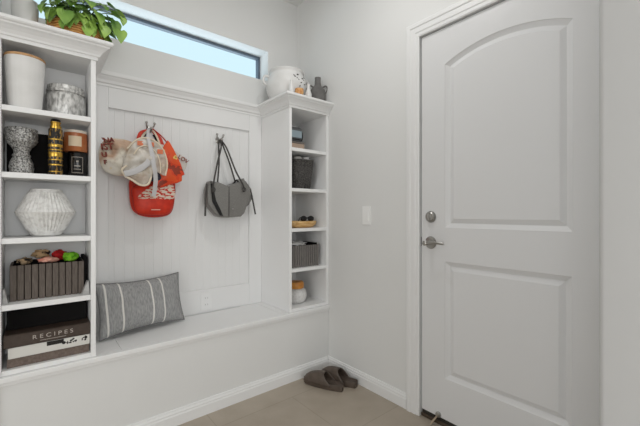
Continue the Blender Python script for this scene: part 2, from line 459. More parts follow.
# ------------------------------------------------------------------ coat hooks
def coat_hook(x, z, label):
    h = thing('coat_hook', label, 'hook', (x, 2.223, z), group='coat hooks on the beadboard')
    rings = [[Vector((x + 0.014 * r * math.cos(2 * PI * k / 24), 2.2228 - d, z + 0.022 * r * math.sin(2 * PI * k / 24))) for k in range(24)] for r, d in ((1, 0), (1, 0.003), (0.8, 0.006), (0.05, 0.007))]
    MB().loft(rings).build('backplate', M_nickel, h, 40)
    for sx in (-1, 1):
        p = MB(); pts = smooth_path([(x, 2.218, z), (x + sx * 0.012, 2.198, z + 0.004), (x + sx * 0.020, 2.180, z + 0.014), (x + sx * 0.022, 2.174, z + 0.028)])
        p.tube(pts, 0.0042, 8); p.ball(pts[-1], 0.0075, 0.0075, 0.0075, 2); p.build('prong', M_nickel, h, 60)
    p = MB(); pts = smooth_path([(x, 2.218, z - 0.006), (x, 2.195, z - 0.022), (x, 2.168, z - 0.024), (x, 2.150, z - 0.008)])
    p.tube(pts, 0.0045, 8); p.ball(pts[-1], 0.008, 0.008, 0.008, 2); p.build('prong', M_nickel, h, 60)
    return h
coat_hook(0.520, 1.590, 'nickel coat hook holding up the red backpack and tote bags')
coat_hook(0.945, 1.583, 'nickel coat hook holding up the grey handbag')

# ------------------------------------------------------------------ object materials
def wicker(name, c0, c1, sc=60):
    m = Mat(name, c0, 0.6)
    wv = m.n('ShaderNodeTexWave', Scale=sc, Distortion=2.0); wv.bands_direction = 'Z'
    m.l(m.coord(), wv.inputs['Vector'])
    nz = m.n('ShaderNodeTexNoise', Scale=45.0, Detail=3.0); m.l(m.coord((1, 1, 0.6)), nz.inputs['Vector'])
    mx = m.n('ShaderNodeMath'); mx.operation = 'MULTIPLY'; m.l(wv.outputs['Fac'], mx.inputs[0]); m.l(nz.outputs[0], mx.inputs[1])
    m.color(m.ramp(mx.outputs[0], [(0.1, c1), (0.5, c0)])); m.bump(wv.outputs['Fac'], 0.6, 0.004)
    return m.m
M_wicker = wicker('orange_wicker', (238, 182, 108), (196, 128, 62), 30)
M_leaf = Mat('leaf_green', (96, 146, 60), 0.42).noisy(9, (70, 122, 46), (168, 204, 96), 0.3, 0.68, detail=2).m
M_stem = simple('plant_stem', (120, 150, 70), 0.5)
M_ceramic = Mat('white_ceramic', (228, 227, 224), 0.45).noisy(10, (222, 221, 218), (232, 231, 229)).m
M_woodrim = Mat('tan_wood', (190, 146, 98), 0.5).noisy(40, (176, 130, 84), (206, 164, 116), sc=(1, 1, 6)).m
M_silverjar = Mat('embossed_silver', (196, 195, 192), 0.38, 0.25).noisy(95, (150, 149, 146), (226, 225, 222), 0.35, 0.6, sc=(1, 1, 0.35), b=0.6).m
M_silver = Mat('antique_silver', (150, 150, 148), 0.4, 0.35).noisy(170, (92, 91, 89), (206, 205, 202), 0.36, 0.62, b=1.0, bd=0.004, detail=2).m
M_plaster = Mat('white_plaster', (218, 216, 211), 0.75).noisy(60, (208, 206, 202), (232, 231, 228), 0.3, 0.55, b=0.4).m
M_slat = Mat('dark_slat', (92, 82, 74), 0.6).noisy(60, (84, 74, 66), (102, 92, 84), sc=(6, 6, 0.5)).m
M_slatgrey = Mat('grey_slat', (116, 112, 108), 0.6).noisy(60, (106, 102, 98), (126, 122, 118), sc=(6, 6, 0.5)).m
M_blackbox = simple('black_fabric', (15, 13, 13), 0.8, 0, 0.2)
M_brown = Mat('brown_cover', (66, 53, 44), 0.5).noisy(60, (62, 49, 41), (70, 57, 48)).m
M_taupe = Mat('taupe_cover', (110, 95, 86), 0.55).noisy(90, (98, 84, 76), (118, 104, 95)).m
M_paper = simple('white_cover', (220, 218, 212), 0.5)
M_page = simple('page_edges', (206, 200, 188), 0.8)
M_silverink = simple('silver_ink', (172, 164, 154), 0.5)
M_inkpale = simple('pale_ink', (184, 176, 166), 0.5)
M_amber = Mat('amber_label', (176, 102, 56), 0.3).noisy(20, (164, 90, 46), (186, 114, 66)).m
M_wax = simple('white_wax', (228, 218, 204), 0.5)
M_jet = simple('black_gloss', (18, 16, 16), 0.2)
M_filigree = Mat('gold_filigree', (20, 18, 16), 0.3).noisy(85, (22, 19, 16), (168, 128, 58), 0.55, 0.64, sc=(1.6, 1.6, 0.5), detail=2).m
M_stone = Mat('pale_stone', (176, 175, 173), 0.6).noisy(40, (160, 159, 157), (190, 189, 187)).m
M_char = Mat('charcoal_weave', (70, 67, 65), 0.8).noisy(120, (48, 46, 45), (92, 89, 86), b=0.5).m
M_jug = Mat('matte_grey_clay', (108, 106, 104), 0.75).noisy(30, (100, 98, 96), (116, 114, 112)).m
M_clog = Mat('brown_foam', (84, 72, 63), 0.45).noisy(30, (78, 67, 58), (90, 78, 69)).m
M_leather = Mat('grey_leather', (112, 110, 106), 0.42).noisy(180, (116, 114, 110), (128, 126, 122), b=0.15).m
M_leatherdk = simple('dark_leather', (58, 55, 52), 0.5)
M_red = Mat('red_nylon', (206, 44, 14), 0.5).noisy(30, (194, 38, 10), (216, 52, 18), b=0.2).m
M_redpipe = simple('red_piping', (172, 34, 20), 0.5)
M_orange = Mat('orange_print', (232, 84, 30), 0.45)
vz = M_orange.n('ShaderNodeTexVoronoi', Scale=13.0); _w = M_orange.n('ShaderNodeTexNoise', Scale=14.0, Detail=3.0); M_orange.l(M_orange.coord(), _w.inputs['Vector'])
_a = M_orange.n('ShaderNodeVectorMath'); _a.operation = 'MULTIPLY_ADD'; _a.inputs[1].default_value = (0.09, 0.09, 0.09); M_orange.l(_w.outputs['Color'], _a.inputs[0]); M_orange.l(M_orange.coord(), _a.inputs[2]); M_orange.l(_a.outputs[0], vz.inputs['Vector'])
M_orange.color(M_orange.ramp(vz.outputs['Distance'], [(0.0, (92, 44, 24)), (0.08, (232, 190, 96)), (0.20, (232, 200, 120)), (0.24, (232, 84, 30)), (0.56, (224, 66, 24)), (0.68, (150, 50, 22))], 'CONSTANT'))
M_orange = M_orange.m
M_print = Mat('letter_print_mesh', (212, 200, 184), 0.7)
_tc = M_print.n('ShaderNodeTexCoord'); _mp = M_print.n('ShaderNodeMapping'); _mp.inputs['Rotation'].default_value = (0, 0.75, 0); _mp.inputs['Scale'].default_value = (1.0, 1.0, 2.6)
_n = M_print.n('ShaderNodeTexNoise', Scale=46.0, Detail=1.0)
M_print.l(_tc.outputs['Object'], _mp.inputs[0]); M_print.l(_mp.outputs[0], _n.inputs['Vector'])
M_print.color(M_print.ramp(_n.outputs[0], [(0.0, (196, 52, 34)), (0.44, (196, 52, 34)), (0.48, (222, 204, 186)), (1.0, (214, 206, 194))]))
M_print = M_print.m
M_tote = Mat('cream_tote', (222, 213, 196), 0.6)
vz = M_tote.n('ShaderNodeTexVoronoi', Scale=11.0); M_tote.l(M_tote.coord(), vz.inputs['Vector'])
M_tote.color(M_tote.ramp(vz.outputs['Distance'], [(0.0, (232, 192, 50)), (0.15, (232, 200, 84)), (0.20, (240, 234, 222)), (0.55, (232, 224, 208)), (0.75, (208, 176, 150))]))
_n = M_tote.n('ShaderNodeTexNoise', Scale=26.0, Detail=4.0); M_tote.l(M_tote.coord(), _n.inputs['Vector']); M_tote.bump(_n.outputs[0], 1.0, 0.02)
M_tote = M_tote.m
M_letters = simple('brown_red_ink', (142, 66, 52), 0.6)
M_piping = simple('cream_piping', (224, 210, 188), 0.6)
M_web = simple('grey_webbing', (196, 194, 194), 0.7)
M_navy = simple('navy_lining', (44, 42, 58), 0.7)
M_clear = Mat('clear_vinyl', (216, 206, 190), 0.22)
M_clear.b.inputs['Alpha'].default_value = 0.66
_n = M_clear.n('ShaderNodeTexNoise', Scale=16.0, Detail=4.0); M_clear.l(M_clear.coord(), _n.inputs['Vector'])
M_clear.color(M_clear.ramp(_n.outputs[0], [(0.35, (202, 188, 168)), (0.60, (242, 238, 230))])); M_clear.bump(_n.outputs[0], 0.8, 0.01)
M_clear = M_clear.m
def cloth(name, c0, c1, sc=40, lo=0.42, hi=0.56): return Mat(name, c0, 0.85).noisy(sc, c0, c1, lo, hi, b=0.3).m

# ------------------------------------------------------------------ things on the left unit, top to bottom
ZT = 1.8605
# plant in wicker basket
pc = (0.150, 1.985)
pt = thing('potted_plant', 'trailing green pothos plant in an orange wicker basket on top of the left shelf unit', 'plant', (pc[0], pc[1], ZT))
MB().lathe([(0.084, 0.0005), (0.092, 0.02), (0.104, 0.06), (0.108, 0.090), (0.109, 0.097), (0.103, 0.099), (0.099, 0.093), (0.094, 0.065), (0.001, 0.06)], (pc[0], pc[1], ZT), 48,
           rad=lambda r, z, a: r * (1 + 0.018 * math.cos(24 * a)) if r > 0.05 else r).build('basket', M_wicker, pt, 50)
MB().lathe([(0.092, 0.066), (0.090, 0.074), (0.001, 0.078)], (pc[0], pc[1], ZT), 24).build('soil', simple('soil', (66, 48, 36), 0.9), pt)
lb, sb = MB(), MB()
def leaf(pos, out, size, droop):
    # heart-shaped folded leaf: pos = leaf base, out = horizontal direction, droop = how far the blade hangs (radians)
    o = Vector((out[0], out[1], 0)).normalized()
    d = (o * math.cos(droop) + Vector((0, 0, -1)) * math.sin(droop)).normalized()
    if min(pos[0], pos[0] + d.x * size) < 0.032 and pos[1] > 1.9: return
    s_ = Vector((-o.y, o.x, 0)); n_ = d.cross(s_).normalized()
    if n_.z < 0: n_ = -n_
    prof = [(-0.10, 0.22), (0.02, 0.40), (0.2, 0.48), (0.42, 0.42), (0.65, 0.28), (0.85, 0.12), (1.0, 0.0)]
    mid, L_, R_ = [], [], []
    for t, wd in prof:
        c_ = Vector(pos) + d * (max(t, 0.0) * size) - n_ * (0.25 * size * t * t)
        mid.append(lb.bm.verts.new(c_))
        for q, lst in ((1, L_), (-1, R_)):
            lst.append(lb.bm.verts.new(Vector(pos) + d * (t * size) - n_ * (0.25 * size * t * t) + s_ * (q * wd * size) + n_ * (0.16 * wd * size)))
    for i in range(len(prof) - 1):
        lb.bm.faces.new((mid[i], mid[i + 1], L_[i + 1], L_[i])); lb.bm.faces.new((mid[i + 1], mid[i], R_[i], R_[i + 1]))
root = Vector((pc[0], pc[1], ZT + 0.07))
def stem(p, bend=0.05):
    if p[0] < 0.036 and p[1] > 1.9: return
    m_ = (root + Vector(p)) / 2 + Vector((0, 0, bend))
    pts = smooth_path([root + Vector((random.uniform(-.05, .05), random.uniform(-.05, .05), 0)), m_, p], 5)
    sb.tube(pts, 0.0022, 5)
rg = random.Random(11)
for k in range(130):
    a = rg.uniform(0, 2 * PI); r = rg.uniform(0.03, 0.145)
    z = ZT + 0.125 + rg.uniform(-0.02, 0.13) * (1 - r / 0.22)
    p = (pc[0] + r * math.cos(a), pc[1] + 0.85 * r * math.sin(a), z)
    leaf(p, (math.cos(a + rg.uniform(-.6, .6)), math.sin(a + rg.uniform(-.6, .6))), rg.uniform(0.036, 0.058), rg.uniform(0.1, 0.9))
    if k % 3 == 0: stem(p, 0.03)
rg2 = random.Random(5)
for k in range(46):
    a = rg2.uniform(math.radians(185), math.radians(372)); rr = rg2.uniform(0.112, 0.135)
    p = (pc[0] + rr * math.cos(a), pc[1] + rr * math.sin(a), ZT + rg2.uniform(0.070, 0.130))
    leaf(p, (math.cos(a + rg2.uniform(-.7, .7)), math.sin(a + rg2.uniform(-.7, .7))), rg2.uniform(0.034, 0.054), rg2.uniform(0.7, 1.35))
    if k % 2 == 0: stem(p, 0.05)
for p, o, sz, dr in [((0.045, 1.88, 2.01), (-1, -.5), .075, .9), ((0.02, 1.885, 2.02), (-1, -.2), .062, .7), ((0.03, 1.885, 1.985), (-.6, -.5), .06, 1.1), ((0.048, 1.875, 1.965), (-.7, -.3), .06, 1.2), ((0.005, 1.89, 2.035), (-.3, -.2), .055, 1.0),
                     ((0.105, 1.862, 1.975), (-.2, -1), .085, 1.25), ((0.225, 1.88, 2.02), (.6, -.8), .08, 1.1), ((0.06, 1.87, 2.03), (-.8, -.6), .07, .6),
                     ((0.285, 1.90, 2.045), (1, -.3), .07, .3), ((0.30, 1.93, 2.075), (1, .1), .07, .1), ((0.262, 1.91, 2.00), (.7, -.6), .08, 1.2),
                     ((0.335, 1.93, 2.055), (.3, -1), .05, 1.3), ((0.30, 1.92, 2.025), (.5, -.8), .085, 1.4), ((0.325, 1.92, 1.985), (-.2, -.9), .075, 1.45),
                     ((0.27, 1.90, 2.08), (.8, -.4), .07, .4), ((0.25, 1.88, 1.965), (.3, -1), .07, 1.3), ((0.19, 1.87, 2.055), (.2, -1), .07, .7),
                     ((0.14, 1.86, 2.06), (-.1, -1), .07, .7), ((0.09, 1.88, 2.06), (-.4, -.9), .07, .6), ((0.24, 1.89, 2.07), (.5, -.9), .07, .6)]:
    leaf(p, o, sz * 0.8, dr); stem(p, 0.06)
fo = lb.build('foliage', M_leaf, pt, 180)
sb.build('stems', M_stem, pt, 180)
# white pot behind the plant
wpz = thing('ceramic_pot', 'plain white ceramic pot left of the plant on top of the left shelf unit', 'pot', (-0.032, 1.975, ZT))
MB().lathe([(0.036, 0.0005), (0.040, 0.006), (0.046, 0.10), (0.048, 0.150), (0.046, 0.153), (0.043, 0.148), (0.040, 0.10), (0.001, 0.09)], (-0.032, 1.975, ZT), 40).build('pot_body', M_ceramic, wpz, 45)

# first shelf
z1 = 1.5255
p = thing('planter', 'tall white ceramic planter with tan rim on the top left shelf', 'planter', (-0.0305, 1.915, z1))
MB().lathe([(0.052, 0.0), (0.055, 0.004), (0.061, 0.10), (0.0672, 0.210), (0.062, 0.210), (0.056, 0.10), (0.001, 0.05)], (-0.0305, 1.915, z1), 64,
           rad=lambda r, z, a: r * (1 + 0.006 * math.cos(22 * a)) if r > 0.049 else r).build('pot_body', M_ceramic, p, 45)
MB().lathe([(0.0615, 0.2102), (0.0680, 0.2102), (0.0685, 0.216), (0.0675, 0.2205), (0.062, 0.2205), (0.0615, 0.216)], (-0.0305, 1.915, z1), 64, cap=False).build('rim', M_woodrim, p, 60)
p = thing('lidded_jar', 'round silvery embossed jar with a lid beside the white planter on the top left shelf', 'jar', (0.113, 1.99, z1))
MB().lathe([(0.066, 0.0), (0.073, 0.006), (0.077, 0.02), (0.078, 0.095), (0.074, 0.108), (0.068, 0.114), (0.001, 0.114)], (0.113, 1.99, z1), 64).build('jar_body', M_silverjar, p, 45)
MB().lathe([(0.066, 0.1145), (0.073, 0.117), (0.0735, 0.127), (0.070, 0.131), (0.071, 0.135), (0.071, 0.146), (0.066, 0.150), (0.030, 0.155), (0.001, 0.156)], (0.113, 1.99, z1), 64).build('lid', M_silverjar, p, 45)

# second shelf
z2 = 1.2585
p = thing('storage_box', 'flat black box with pale lid edge at the back of the second left shelf', 'box', (0.045, 2.054, z2))
MB().box(-0.094, 0.188, 2.030, 2.078, z2, z2 + 0.196, 0.003).build('box_body', M_blackbox, p)
MB().box(-0.096, 0.190, 2.028, 2.080, z2 + 0.1965, z2 + 0.204, 0.001).build('lid', M_ceramic, p)
p = thing('candle_holder', 'ornate antique silver pedestal candle holder left of the gold bottle', 'candle holder', (-0.0425, 1.945, z2))
hp = [(0.039, 0), (0.041, 0.006), (0.039, 0.012), (0.041, 0.030), (0.038, 0.048), (0.032, 0.064), (0.028, 0.072), (0.031, 0.076), (0.031, 0.082), (0.026, 0.088), (0.027, 0.100), (0.034, 0.116), (0.046, 0.130), (0.0525, 0.144), (0.0535, 0.166), (0.053, 0.180), (0.054, 0.192), (0.050, 0.195), (0.044, 0.185), (0.036, 0.160), (0.001, 0.150)]
MB().lathe(hp, (-0.0425, 1.945, z2), 72, rad=lambda r, z, a: r * (1 + 0.05 * math.cos(16 * a + z * 90) * (1 if 0.016 < z < 0.07 or 0.09 < z < 0.185 else 0)) if r > 0.028 else r).build('holder_body', M_silver, p, 60)
bx, by = 0.0705, 1.888
p = thing('bottle', 'slim black bottle with gold bands and a gold neck on the second left shelf', 'bottle', (bx, by, z2))
MB().lathe([(0.023, 0), (0.0255, 0.004), (0.0255, 0.195), (0.024, 0.200), (0.001, 0.2005)], (bx, by, z2), 32).build('bottle_body', M_filigree, p, 45)
MB().lathe([(0.020, 0.2008), (0.0205, 0.204), (0.0205, 0.212), (0.017, 0.214), (0.017, 0.224), (0.0195, 0.226), (0.0195, 0.2285)], (bx, by, z2), 32).build('neck', M_gold, p, 45)
MB().lathe([(0.0175, 0.2288), (0.0175, 0.238), (0.015, 0.2405), (0.001, 0.2406)], (bx, by, z2), 32).build('cap', M_jet, p, 45)
for za, zb in ((0.150, 0.155), (0.120, 0.132), (0.105, 0.110), (0.078, 0.098), (0.062, 0.067), (0.040, 0.046), (0.012, 0.016)):
    MB().lathe([(0.0257, za), (0.0261, za + 0.001), (0.0261, zb - 0.001), (0.0257, zb)], (bx, by, z2), 32, cap=False).build('band', M_gold, p, 60)
cx, cy = 0.1535, 1.958
p = thing('candle', 'black jar candle with a silver-outlined label under the amber candle', 'candle', (cx, cy, z2))
MB().lathe([(0.035, 0), (0.0385, 0.004), (0.0385, 0.112), (0.036, 0.116), (0.001, 0.1165)], (cx, cy, z2), 40).build('jar', M_jet, p, 45)
def cyl_patch(mb, c, r, a0, a1, za, zb, n=12, t=0.0006):
    rings = []
    for k in range(n + 1):
        a = a0 + (a1 - a0) * k / n
        rings.append([Vector((c[0] + (r + q) * math.cos(a), c[1] + (r + q) * math.sin(a), c[2] + z)) for q, z in ((0.0001, za), (t, za), (t, zb), (0.0001, zb))])
    mb.loft(rings)
lf = math.atan2(-cy, -cx)
lbm = MB()
for za, zb, b0, b1 in ((0.018, 0.0205, -.55, .55), (0.0895, 0.092, -.55, .55), (0.018, 0.092, -.57, -.52), (0.018, 0.092, .52, .57), (0.068, 0.075, -.12, .12), (0.048, 0.053, -.3, .3), (0.034, 0.037, -.36, .36)):
    cyl_patch(lbm, (cx, cy, z2), 0.0385, lf + b0, lf + b1, za, zb)
lbm.build('label', M_silverink, p)
ca = (0.147, 1.955)
za0 = z2 + 0.117
p = thing('candle', 'wide amber candle with a cream label and white top, stacked on the black candle', 'candle', (ca[0], ca[1], za0))
MB().lathe([(0.043, 0), (0.0455, 0.003), (0.0455, 0.084), (0.001, 0.0845)], (ca[0], ca[1], za0), 40).build('jar', M_amber, p, 45)
MB().lathe([(0.0452, 0.0848), (0.0458, 0.087), (0.0445, 0.095), (0.042, 0.0975), (0.001, 0.098)], (ca[0], ca[1], za0), 40).build('lid', M_wax, p, 45)
lbm = MB(); cyl_patch(lbm, (ca[0], ca[1], za0), 0.0455, lf - .62, lf + .5, 0.022, 0.068); lbm.build('label', M_cream, p)

# third shelf: faceted vase
z3 = 0.9925
def vrad(r, z, a):
    if r < 0.04: return r
    amp = 0.0
    if 0.022 < z < 0.190: amp = 0.0022 * math.cos(40 * a)
    return r + amp
pv = [(0.040, 0), (0.052, 0.003)]
for k in range(1, 31):
    t = k / 30; z = 0.004 + 0.101 * t; pv.append((0.054 + 0.052 * t + 0.0012 * (k % 5 == 0), z))
for k in range(1, 31):
    t = k / 30; z = 0.105 + 0.100 * t; pv.append((0.106 - 0.050 * t + 0.0012 * (k % 5 == 0), z))
pv += [(0.052, 0.208), (0.046, 0.207), (0.050, 0.190), (0.001, 0.180)]
tag(MB().lathe(pv, (0, 0, 0), 160, rad=vrad).build('vase', M_plaster, None, 50), 'squat white faceted vase with carved dashes, alone on the middle left shelf', 'vase').location = (0.041, 1.967, z3)

# fourth shelf: slatted basket, cloths, bookends
z4 = 0.7265
def slat_basket(label, x0, x1, y0, y1, z0, h, n, mat, gp=0.0012):
    b_ = thing('storage_basket', label, 'basket', ((x0 + x1) / 2, (y0 + y1) / 2, z0))
    m_ = MB(); wd = (x1 - x0) / n
    for k in range(n): m_.box(x0 + k * wd + gp, x0 + (k + 1) * wd - gp, y0, y0 + 0.008, z0, z0 + h, 0.0012, 1); m_.box(x0 + k * wd + gp, x0 + (k + 1) * wd - gp, y1 - 0.008, y1, z0, z0 + h, 0.0012, 1)
    nd = max(2, round((y1 - y0) / wd)); wy = (y1 - y0 - 0.018) / nd
    for k in range(nd):
        ya = y0 + 0.009 + k * wy
        m_.box(x0, x0 + 0.008, ya + 0.001, ya + wy - 0.001, z0, z0 + h, 0.0012, 1); m_.box(x1 - 0.008, x1, ya + 0.001, ya + wy - 0.001, z0, z0 + h, 0.0012, 1)
    m_.build('slats', mat, b_)
    i_ = MB(); e = 0.0085
    i_.box(x0 + e, x1 - e, y0 + e, y0 + e + 0.003, z0 + 0.002, z0 + h - 0.004); i_.box(x0 + e, x1 - e, y1 - e - 0.003, y1 - e, z0 + 0.002, z0 + h + 0.006)
    i_.box(x0 + e, x0 + e + 0.003, y0 + e + 0.003, y1 - e - 0.003, z0 + 0.002, z0 + h - 0.004); i_.box(x1 - e - 0.003, x1 - e, y0 + e + 0.003, y1 - e - 0.003, z0 + 0.002, z0 + h + 0.012)
    i_.box(x0 + e, x1 - e, y0 + e, y1 - e, z0 + 0.002, z0 + 0.006)
    i_.build('lining', M_blackbox, b_)
    return b_
slat_basket('dark brown slatted basket full of bright cloths on the fourth left shelf', -0.080, 0.176, 1.912, 2.075, z4, 0.148, 11, M_slat)
MB().box(0.1765, 0.1895, 1.93, 2.075, z4 + 0.001, z4 + 0.165, 0.002).build('end_panel', M_blackbox, bpy.data.objects['storage_basket'])
def clothlump(name, label, c, r, mat, seed):
    t = bmesh.new(); bmesh.ops.create_icosphere(t, subdivisions=4, radius=1)
    for v in t.verts:
        k = 1 + 0.42 * noise.noise(v.co * 1.7 + Vector((seed, 0, seed))) + 0.20 * noise.noise(v.co * 4.2 + Vector((0, seed, 0)))
        v.co = Vector((v.co.x * r[0] * k, v.co.y * r[1] * k, v.co.z * r[2] * k))
    m_ = MB(); m_.merge(t)
    o = m_.build(name, mat, None, 180); o.location = c
    return tag(o, label, 'cloth')
zc = z4 + 0.150
clothlump('scarf', 'cream and black patterned scarf trailing over the left rim of the slatted basket', (-0.034, 1.985, zc + 0.008), (0.026, 0.036, 0.013), cloth('leopard_cloth', (206, 178, 142), (40, 30, 26), 34, 0.46, 0.54), 3.0)
clothlump('scarf', 'tan leopard-print scarf bunched highest in the slatted basket', (0.020, 2.032, zc + 0.030), (0.030, 0.024, 0.020), cloth('tan_leopard_cloth', (212, 178, 136), (52, 36, 30), 50, 0.54, 0.62), 5.0)
clothlump('cloth', 'pale pink cloth at the front of the slatted basket', (0.046, 1.952, zc + 0.010), (0.034, 0.024, 0.011), cloth('pink_cloth', (226, 140, 122), (232, 176, 156), 30), 8.0)
clothlump('cloth', 'bright red cloth in the middle of the slatted basket', (0.086, 2.022, zc + 0.020), (0.026, 0.030, 0.024), cloth('red_cloth', (200, 32, 34), (176, 22, 28), 30), 12.0)
clothlump('cloth', 'lime green cloth at the right end of the slatted basket', (0.128, 1.985, zc + 0.014), (0.028, 0.036, 0.021), cloth('green_cloth', (136, 206, 46), (112, 186, 34), 30), 17.0)
for x0, x1, top, label in ((-0.100, -0.082, -0.097, 'pale grey stone wedge at the left front corner of the slatted basket'), (0.163, 0.193, 0.186, 'pale grey stone wedge at the right front corner of the slatted basket')):
    o = MB().prism([(x0, z4), (x1, z4), (top + 0.004, z4 + 0.058), (top - 0.002, z4 + 0.058)], lambda a, b, d: (a, d, b), 1.872, 1.908, 0.0012, 1).build('bookend', M_stone)
    tag(o, label, 'bookend')

# bottom shelf: stacked books and a black box
z5 = 0.4665
def book(label, x0, x1, y0, y1, z0, h, cover, pages, rz=0.0):
    cx_, cy_ = (x0 + x1) / 2, (y0 + y1) / 2
    b_ = thing('book', label, 'book', (cx_, cy_, z0))
    c_ = MB(); c_.box(x0, x1, y0, y1, z0, z0 + 0.003, 0.0008); c_.box(x0, x1, y0, y1, z0 + h - 0.003, z0 + h, 0.0008); c_.box(x0, x1, y0, y0 + 0.003, z0 + 0.002, z0 + h - 0.002)
    c_.build('cover', cover, b_)
    MB().box(x0 + 0.004, x1 - 0.004, y0 + 0.0035, y1 - 0.005, z0 + 0.0033, z0 + h - 0.0033).build('pages', pages, b_)
    return b_
b1 = book('taupe brown book at the bottom of the stack in the left unit', -0.086, 0.190, 1.872, 2.075, z5, 0.0365, M_taupe, M_page)
b2 = book('white book with black floral spine in the middle of the stack in the left unit', -0.083, 0.192, 1.868, 2.075, z5 + 0.037, 0.044, M_paper, M_page)
fm = MB(); rf = random.Random(4); zz = z5 + 0.037 + 0.022
fm.box(0.040, 0.098, 1.8672, 1.8678, zz + 0.004, zz + 0.021)
for k in range(26): fm.ball((rf.uniform(0.095, 0.186), 1.8675, zz + rf.uniform(-0.002, 0.014)), rf.uniform(.002, .006), 0.0004, rf.uniform(.002, .005), 1)
fm.build('spine_print', M_jet, b2)
b3 = thing('book', 'thick dark brown recipe binder lettered RECIPES, on top of the stack in the left unit', 'book', (0.047, 1.99, z5 + 0.0815))
zr = z5 + 0.0815
c_ = MB(); c_.box(-0.096, 0.1935, 1.866, 2.078, zr, zr + 0.004, 0.001); c_.box(-0.096, 0.1935, 1.866, 2.078, zr + 0.048, zr + 0.052, 0.001); c_.box(-0.096, 0.1935, 1.866, 1.870, zr + 0.001, zr + 0.051, 0.001)
c_.build('cover', M_brown, b3)
MB().box(-0.090, 0.188, 1.8705, 2.072, zr + 0.0045, zr + 0.0475).build('pages', M_page, b3)
text('title', 'R E C I P E S', 0.024, (0.062, 1.8656, zr + 0.028), M_inkpale, b3, sx=1.12, depth=0.0006)
MB().box(0.018, 0.106, 1.8653, 1.8659, zr + 0.0105, zr + 0.0125).build('rule', M_silverink, b3)
p = thing('storage_box', 'black box sitting on the recipe binder under the lowest left shelf', 'box', (0.047, 2.01, zr + 0.0525))
MB().box(-0.090, 0.188, 1.945, 2.076, zr + 0.0525, zr + 0.132, 0.003).build('box_body', M_blackbox, p)
MB().box(-0.092, 0.190, 1.943, 2.078, zr + 0.1325, zr + 0.146, 0.002).build('lid', M_blackbox, p)

# ------------------------------------------------------------------ things on the right unit
# urn
uc = (1.380, 2.040)
u = thing('urn', 'large white urn with dark leaf sprigs on top of the right shelf unit', 'urn', (uc[0], uc[1], ZT))
up = [(0.080, 0.0), (0.092, 0.004), (0.112, 0.030), (0.136, 0.075), (0.146, 0.110), (0.145, 0.140), (0.135, 0.170), (0.121, 0.194), (0.117, 0.204), (0.120, 0.212), (0.126, 0.217), (0.127, 0.224), (0.121, 0.228), (0.112, 0.222), (0.106, 0.204), (0.124, 0.150), (0.001, 0.06)]
MB().lathe(up, (uc[0], uc[1], ZT), 56).build('urn_body', M_ceramic, u, 60)
for a in (math.radians(162), math.radians(342)):
    d = Vector((math.cos(a), math.sin(a), 0)); c0 = Vector((uc[0], uc[1], ZT))
    MB().tube(smooth_path([c0 + d * 0.128 + Vector((0, 0, 0.180)), c0 + d * 0.152 + Vector((0, 0, 0.186)), c0 + d * 0.166 + Vector((0, 0, 0.166)), c0 + d * 0.164 + Vector((0, 0, 0.142)), c0 + d * 0.145 + Vector((0, 0, 0.124))]), 0.0085, 10).build('handle', M_ceramic, u, 60)
lm = MB(); rl = random.Random(3)
for k in range(16):
    a = lf + rl.uniform(-0.15, 0.85); z = rl.uniform(0.095, 0.178)
    r = 0.1462 if z < 0.13 else 0.1462 - (z - 0.13) * 0.27
    t = bmesh.new(); bmesh.ops.create_icosphere(t, subdivisions=2, radius=1)
    M_ = Matrix.Translation((uc[0] + r * math.cos(a), uc[1] + r * math.sin(a), ZT + z)) @ Matrix.Rotation(a, 4, 'Z') @ Matrix.Rotation(rl.uniform(0, PI), 4, 'X') @ Matrix.Diagonal((0.0022, 0.0036, 0.008, 1))
    lm.merge(t, M_)
lm.build('leaf_motif', simple('dark_leaf_ink', (58, 54, 50), 0.6), u, 180)
# jug
jc = (1.551, 1.900)
j = thing('jug', 'dark grey clay jug with two small handles beside the white urn', 'jug', (jc[0], jc[1], ZT))
MB().lathe([(0.042, 0), (0.049, 0.004), (0.056, 0.040), (0.057, 0.080), (0.051, 0.104), (0.038, 0.122), (0.027, 0.134), (0.023, 0.146), (0.0205, 0.186), (0.0215, 0.194), (0.018, 0.195), (0.015, 0.180), (0.001, 0.15)], (jc[0], jc[1], ZT), 40).build('jug_body', M_jug, j, 60)
for a in (math.radians(150), math.radians(-30)):
    d = Vector((math.cos(a), math.sin(a), 0)); c0 = Vector((jc[0], jc[1], ZT))
    MB().tube(smooth_path([c0 + d * 0.034 + Vector((0, 0, 0.126)), c0 + d * 0.056 + Vector((0, 0, 0.138)), c0 + d * 0.070 + Vector((0, 0, 0.122)), c0 + d * 0.056 + Vector((0, 0, 0.084))]), 0.0055, 8).build('handle', M_jug, j, 60)
# small pieces in front of the urn
p = thing('bud_vase', 'slim white bud vase at the front corner before the urn', 'vase', (1.285, 1.845, ZT))
MB().lathe([(0.012, 0), (0.0165, 0.006), (0.0165, 0.040), (0.010, 0.064), (0.0075, 0.085), (0.0095, 0.098), (0.007, 0.098), (0.001, 0.08)], (1.285, 1.845, ZT), 24).build('vase_body', M_ceramic, p, 60)
p = thing('candle_cup', 'small amber glass candle cup between the urn and the grey jug', 'candle cup', (1.348, 1.845, ZT))
MB().lathe([(0.018, 0), (0.025, 0.005), (0.030, 0.032), (0.029, 0.052), (0.027, 0.052), (0.026, 0.034), (0.001, 0.03)], (1.348, 1.845, ZT), 28).build('cup', Mat('amber_glass', (206, 146, 84), 0.2).noisy(40, (190, 120, 60), (226, 180, 124)).m, p, 60)
p = thing('bud_vase', 'white bud vase standing between the amber candle cup and the grey jug', 'vase', (1.425, 1.845, ZT))
